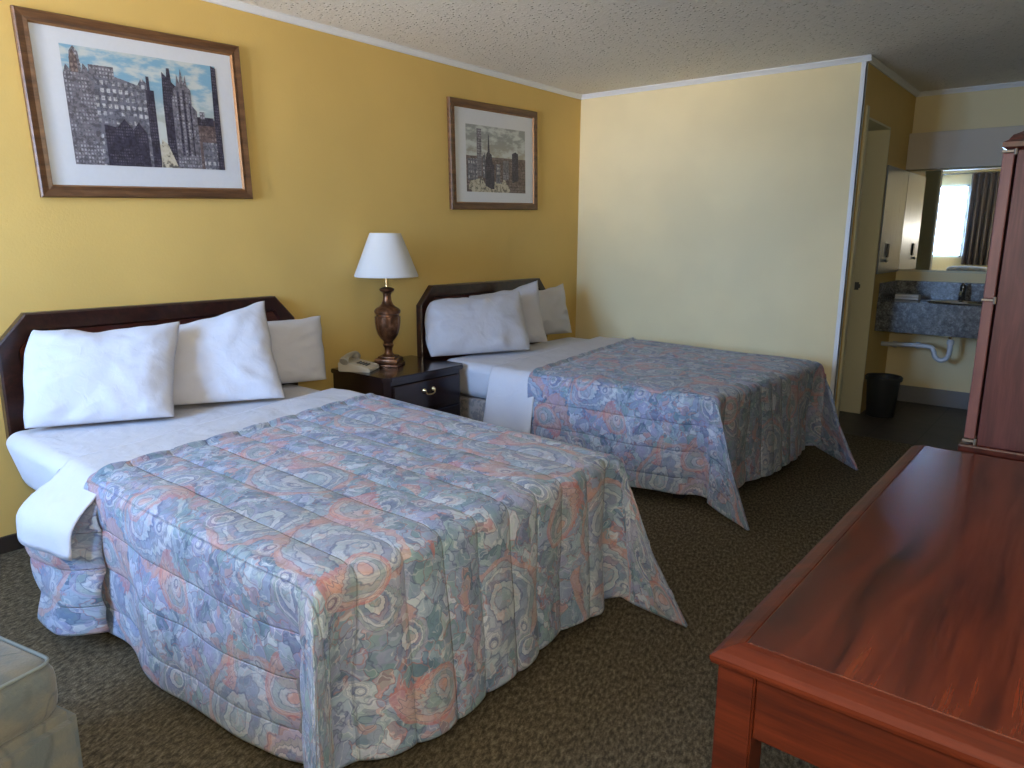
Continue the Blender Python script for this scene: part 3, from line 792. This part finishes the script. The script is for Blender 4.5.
pillow('white pillow with raised corner, middle one of three on the nearer bed', (.30, 1.42, Z0), (.60, 1.95, Z0), (.33, 2.04, 1.06), (.14, 1.50, .95), .15, 4.4, sag=.02, pull=(.03, .05, .0, .07))
pillow('white pillow leaning farthest right on the nearer bed near the lamp', (.16, 1.80, Z0), (.37, 2.36, Z0), (.20, 2.46, .935), (.10, 1.85, .945), .16, 8.1, sag=.02, pull=(.03, .0, .0, .03))
pillow('largest white pillow in front on the farther bed, beside the nightstand', (.27, 3.25, Z0), (.57, 3.94, Z0), (.33, 4.10, 1.0), (.14, 3.36, .98), .18, 2.7, sag=.04, pull=(-.07, .02, .0, .03), rnd=(.02, .03, .03, .12))
pillow('white pillow with peaked corner, middle one of three on the farther bed', (.13, 3.80, Z0), (.44, 4.31, Z0), (.26, 4.41, 1.055), (.07, 3.84, .96), .15, 6.6, sag=.02)
pillow('white pillow nearest the back wall on the farther bed', (.09, 4.28, Z0), (.27, 4.88, Z0), (.17, 4.88, 1.0), (.06, 4.30, .97), .14, 9.3, sag=.02)

# ---------------------------------------------------------------- nightstand
ns = thing('nightstand', 'dark wooden nightstand with clipped corners between the two beds', 'nightstand', (0, 0, 0))
NY0, NY1, NX0, NX1, NZ = 2.645, 3.315, .02, .535, .585
def clip(y0, y1, x0, x1, c): return [(x0, y0), (x1-c, y0), (x1, y0+c), (x1, y1-c), (x1-c, y1), (x0, y1)]
bm = bmesh.new(); prism(bm, clip(NY0, NY1, NX0, NX1, .035), 2, NZ-.028, NZ, bev=.005); link('top', bm, m_night, ns)
bm = bmesh.new(); prism(bm, clip(NY0+.018, NY1-.018, NX0, NX1-.02, .03), 2, .07, NZ-.027, bev=.002); link('carcass', bm, m_night, ns)
bm = bmesh.new(); box(bm, (NX0+.01, NY0+.03, 0), (NX1-.05, NY1-.03, .071)); link('plinth', bm, m_night, ns)
def bail(x, yc, zc, parent):
    bm = bmesh.new()
    for s in (-.038, .038): tube(bm, [(x, yc+s, zc+.006), (x+.006, yc+s, zc+.006), (x+.016, yc+s, zc+.006)], [.013, .010, .006])
    tube(bm, smoothpath([(x+.014, yc-.038, zc+.006), (x+.018, yc-.030, zc-.014), (x+.018, yc, zc-.020), (x+.018, yc+.030, zc-.014), (x+.014, yc+.038, zc+.006)]), .0035, 8)
    link('bail_handle', bm, m_brass, parent, smooth='auto')
for z0, z1 in ((.36, .53), (.10, .335)):
    dw = link('drawer', B((NX1-.021, NY0+.06, z0), (NX1-.004, NY1-.06, z1), bev=.005), m_night, ns)
    bail(NX1-.004, (NY0+NY1)/2-.0, (z0+z1)/2+.02, dw)

# ---------------------------------------------------------------- lamp
lp = thing('table_lamp', 'bronze urn table lamp with white cone shade on the nightstand', 'lamp', (.203, 2.955, NZ)); lp.rotation_euler.z = .55; lp.scale.z = 1.03
bm = bmesh.new(); box(bm, (-.082, -.082, 0), (.082, .082, .014), bev=.003); box(bm, (-.072, -.072, .013), (.072, .072, .048), bev=.008); box(bm, (-.055, -.055, .046), (.055, .055, .060), bev=.006)
link('base', bm, m_bronze, lp, smooth='auto')
def fl_(a, z): return 1+(.07*abs(math.cos(a*9)) if .185 < z < .30 else 0)
bm = bmesh.new()
lathe(bm, [(.045, .058), (.030, .070), (.024, .085), (.023, .105), (.030, .118), (.034, .126), (.028, .136), (.030, .150), (.045, .165), (.058, .19), (.068, .225), (.073, .26), (.074, .298),
           (.070, .302), (.070, .312), (.079, .318), (.081, .332), (.072, .345), (.050, .358), (.036, .372), (.027, .395), (.024, .425), (.028, .440), (.044, .452), (.046, .462), (.030, .470), (.014, .474)], 54, flute=fl_)
link('urn_body', bm, m_bronze, lp, smooth='auto')
bm = bmesh.new(); lathe(bm, [(.010, .47), (.010, .53), (.017, .535), (.017, .58), (.010, .60), (.006, .72), (.012, .722), (.012, .735), (.003, .742)], 18); link('stem', bm, m_brass, lp, smooth='auto')
bm = bmesh.new(); R0, R1, Z0s, Z1s = .192, .094, .535, .788
lathe(bm, [(R0, Z0s), (R0+.002, Z0s+.006), (R1+.002, Z1s-.006), (R1, Z1s), (R1-.003, Z1s), (R0-.004, Z0s)], 64, closed=False)
bmesh.ops.bridge_loops if False else None
sh = link('lamp_shade', bm, m_shade, lp, smooth='auto')
bm = bmesh.new()
for k in range(3):
    a = k*2*PI/3; tube(bm, [(.006*math.cos(a), .006*math.sin(a), .735), ((R1-.003)*math.cos(a), (R1-.003)*math.sin(a), .77)], .0015, 6)
link('shade_spider', bm, m_brass, sh)
# power cord behind the phone
# ---------------------------------------------------------------- telephone
ph = thing('telephone', 'beige desk telephone with handset on the nightstand left of lamp', 'telephone', (.185, 2.735, NZ), .50)
bm = bmesh.new(); prism(bm, [(-.10, 0), (.10, 0), (.10, .016), (.085, .028), (-.075, .062), (-.10, .055)], 1, -.085, .085, bev=.005)
link('phone_base', bm, m_phone, ph, smooth='auto')
bm = bmesh.new()
pth = smoothpath([(-.055, -.098, .062), (-.055, -.075, .076), (-.055, -.04, .088), (-.055, .04, .088), (-.055, .075, .076), (-.055, .098, .062)], 6)
tube(bm, pth, [.026, .027, .027, .026, .025, .024, .021, .019, .018, .017, .016, .016, .016, .016, .016, .016, .016, .016, .017, .018, .019, .021, .024, .025, .026, .027, .027, .027, .027, .027, .026], 14)
link('handset', bm, m_phone2, ph, smooth='auto')
bm = bmesh.new()
for i in range(4):
    for j in range(3):
        x = .005+i*.018; y = -.03+j*.022; z = .0475-.2125*(x)+.001
        box(bm, (x-.006, y-.007, z-.006), (x+.006, y+.007, z+.003), bev=.0015)
link('keypad', bm, m_keys, ph)

# ---------------------------------------------------------------- desk in the right foreground
dk = thing('desk', 'long glossy cherry wood desk in the right foreground', 'desk')
DX0, DX1, DY0, DY1, DZ = 3.222, 3.925, .958, 2.41, .765
bm = bmesh.new()   # top: flat panel with a worn sloping border moulding
def rect(i, z): return [(DX0+i, DY0+i, z), (DX1-i, DY0+i, z), (DX1-i, DY1-i, z), (DX0+i, DY1-i, z)]
rings = [[bm.verts.new(p) for p in rect(i, z)] for i, z in ((.012, DZ-.016), (.002, DZ-.012), (.0, DZ-.006), (.0, DZ), (.010, DZ+.007), (.030, DZ+.016), (.038, DZ+.018), (.040, DZ+.0165), (.042, DZ+.018))]
for a, b in zip(rings, rings[1:]):
    for k in range(4): bm.faces.new((a[k], a[(k+1) % 4], b[(k+1) % 4], b[k]))
bm.faces.new(rings[0][::-1])
link('edge_moulding', bm, m_deskwood, dk, keep=True)
link('desktop', B((DX0+.041, DY0+.041, DZ-.01), (DX1-.041, DY1-.041, DZ+.0185), bev=.001), m_desktop, dk)
for x0 in (DX0+.010, DX1-.068):
    for y0 in (DY0+.010, DY1-.068):
        bm = bmesh.new()
        P0 = [(x0, y0), (x0+.058, y0), (x0+.058, y0+.058), (x0, y0+.058)]
        prism(bm, P0, 2, 0, DZ-.014, bev=.003); link('leg', bm, m_deskwood, dk)
for a, b in (((DX0+.068, DY0+.016, DZ-.12), (DX1-.068, DY0+.036, DZ-.015)), ((DX0+.068, DY1-.036, DZ-.12), (DX1-.068, DY1-.016, DZ-.015)), ((DX0+.016, DY0+.068, DZ-.12), (DX0+.036, DY1-.068, DZ-.015)), ((DX1-.036, DY0+.068, DZ-.12), (DX1-.016, DY1-.068, DZ-.015))):
    link('apron', B(a, b, bev=.002), m_deskwood, dk)

# ---------------------------------------------------------------- wardrobe
wd = thing('wardrobe', 'tall mahogany wardrobe cabinet with overlay doors behind the desk', 'wardrobe')
AX0, AX1, AY0, AY1 = 3.382, 3.93, 2.45, 3.45
link('lower_carcass', B((AX0, AY0, 0), (AX1, AY1, .772), bev=.003), m_ward, wd)
link('waist_moulding', B((AX0-.045, AY0-.012, .765), (AX1+.005, AY1+.012, .79), bev=.006), m_headp, wd)
link('upper_carcass', B((AX0, AY0, .79), (AX1, AY1, 1.625), bev=.002), m_ward, wd)
for y0, y1 in ((AY0, (AY0+AY1)/2-.002), ((AY0+AY1)/2+.002, AY1)):
    for z0, z1 in ((.806, 1.213), (1.219, 1.618)):
        d = link('door', B((AX0-.034, y0, z0), (AX0-.006, y1, z1), bev=.003), m_ward_edge, wd)
    d = link('lower_door', B((AX0-.034, y0, .06), (AX0-.006, y1, .755), bev=.003), m_ward_edge, wd)
for z in (.800, 1.216, 1.622):
    bm = bmesh.new()
    box(bm, (AX0-.037, AY0-.0015, z-.0035), (AX0-.004, AY0+.02, z+.0035), bev=.001)
    tube(bm, [(AX0-.004, AY0-.004, z-.01), (AX0-.004, AY0-.004, z+.01)], .004, 8)
    link('hinge', bm, m_hinge, wd)
bm = bmesh.new()   # hipped cornice cap
def rr(i, z): return [(AX0-.036+i, AY0-.015+i, z), (AX1+.005, AY0-.015+i, z), (AX1+.005, AY1+.015-i, z), (AX0-.036+i, AY1+.015-i, z)]
rings = [[bm.verts.new(p) for p in rr(i, z)] for i, z in ((.012, 1.626), (.0, 1.632), (0, 1.645), (.012, 1.652), (.02, 1.665), (.06, 1.685), (.14, 1.72), (.20, 1.73))]
for a, b in zip(rings, rings[1:]):
    for k in range(4): bm.faces.new((a[k], a[(k+1) % 4], b[(k+1) % 4], b[k]))
bm.faces.new(rings[0][::-1]); bm.faces.new(rings[-1])
link('cornice', bm, m_headp, wd)

# ---------------------------------------------------------------- upholstered chair, lower left
ch = thing('upholstered_chair', 'sage green patterned upholstered chair, its corner in lower left foreground', 'chair', (1.985, .462, 0), .22)
def cushion(a, b, r, bulge):
    bm = bmesh.new(); box(bm, a, b, bev=r, seg=5)
    bmesh.ops.subdivide_edges(bm, edges=[e for e in bm.edges if e.calc_length() > .1], cuts=6, use_grid_fill=True)
    c = (Vector(a)+Vector(b))/2; h = (Vector(b)-Vector(a))/2
    for v_ in bm.verts:
        q = v_.co-c
        if q.z > 0: v_.co.z += bulge*(1-min(1, abs(q.x/h.x))**2)*(1-min(1, abs(q.y/h.y))**2)
    return bm
link('seat_cushion', cushion((-.62, -.60, .355), (.008, .008, .50), .05, .02), m_chair, ch, smooth=True)
bm = bmesh.new(); prism(bm, [(-.64, -.66), (.022, -.66), (.022, .022), (-.64, .022)], 2, .06, .368, bev=.02); link('seat_base', bm, m_chair, ch, smooth='auto')
link('backrest', cushion((-.62, -.80, .30), (0, -.61, .92), .06, .02), m_chair, ch, smooth=True)
def rp(z, r=.035, i=.006):
    pts = []
    for cx, cy, a0 in ((-r, -r, 0), (-.62+r, -r, 90), (-.62+r, -.60+r, 180), (-r, -.60+r, 270)):
        for k in range(7):
            a = math.radians(a0+k*15); pts.append((cx+(r-i)*math.cos(a), cy+(r-i)*math.sin(a), z))
    return pts+[pts[0]]
bm = bmesh.new(); tube(bm, rp(.492), .004, 8); link('piping', bm, m_piping, ch, smooth='auto')
for x in (-.58, -.05):
    for y in (-.60, -.05): bm = bmesh.new(); lathe(bm, [(.018, 0), (.026, .062)], 16, x, y); link('foot', bm, m_chairleg, ch, smooth='auto')
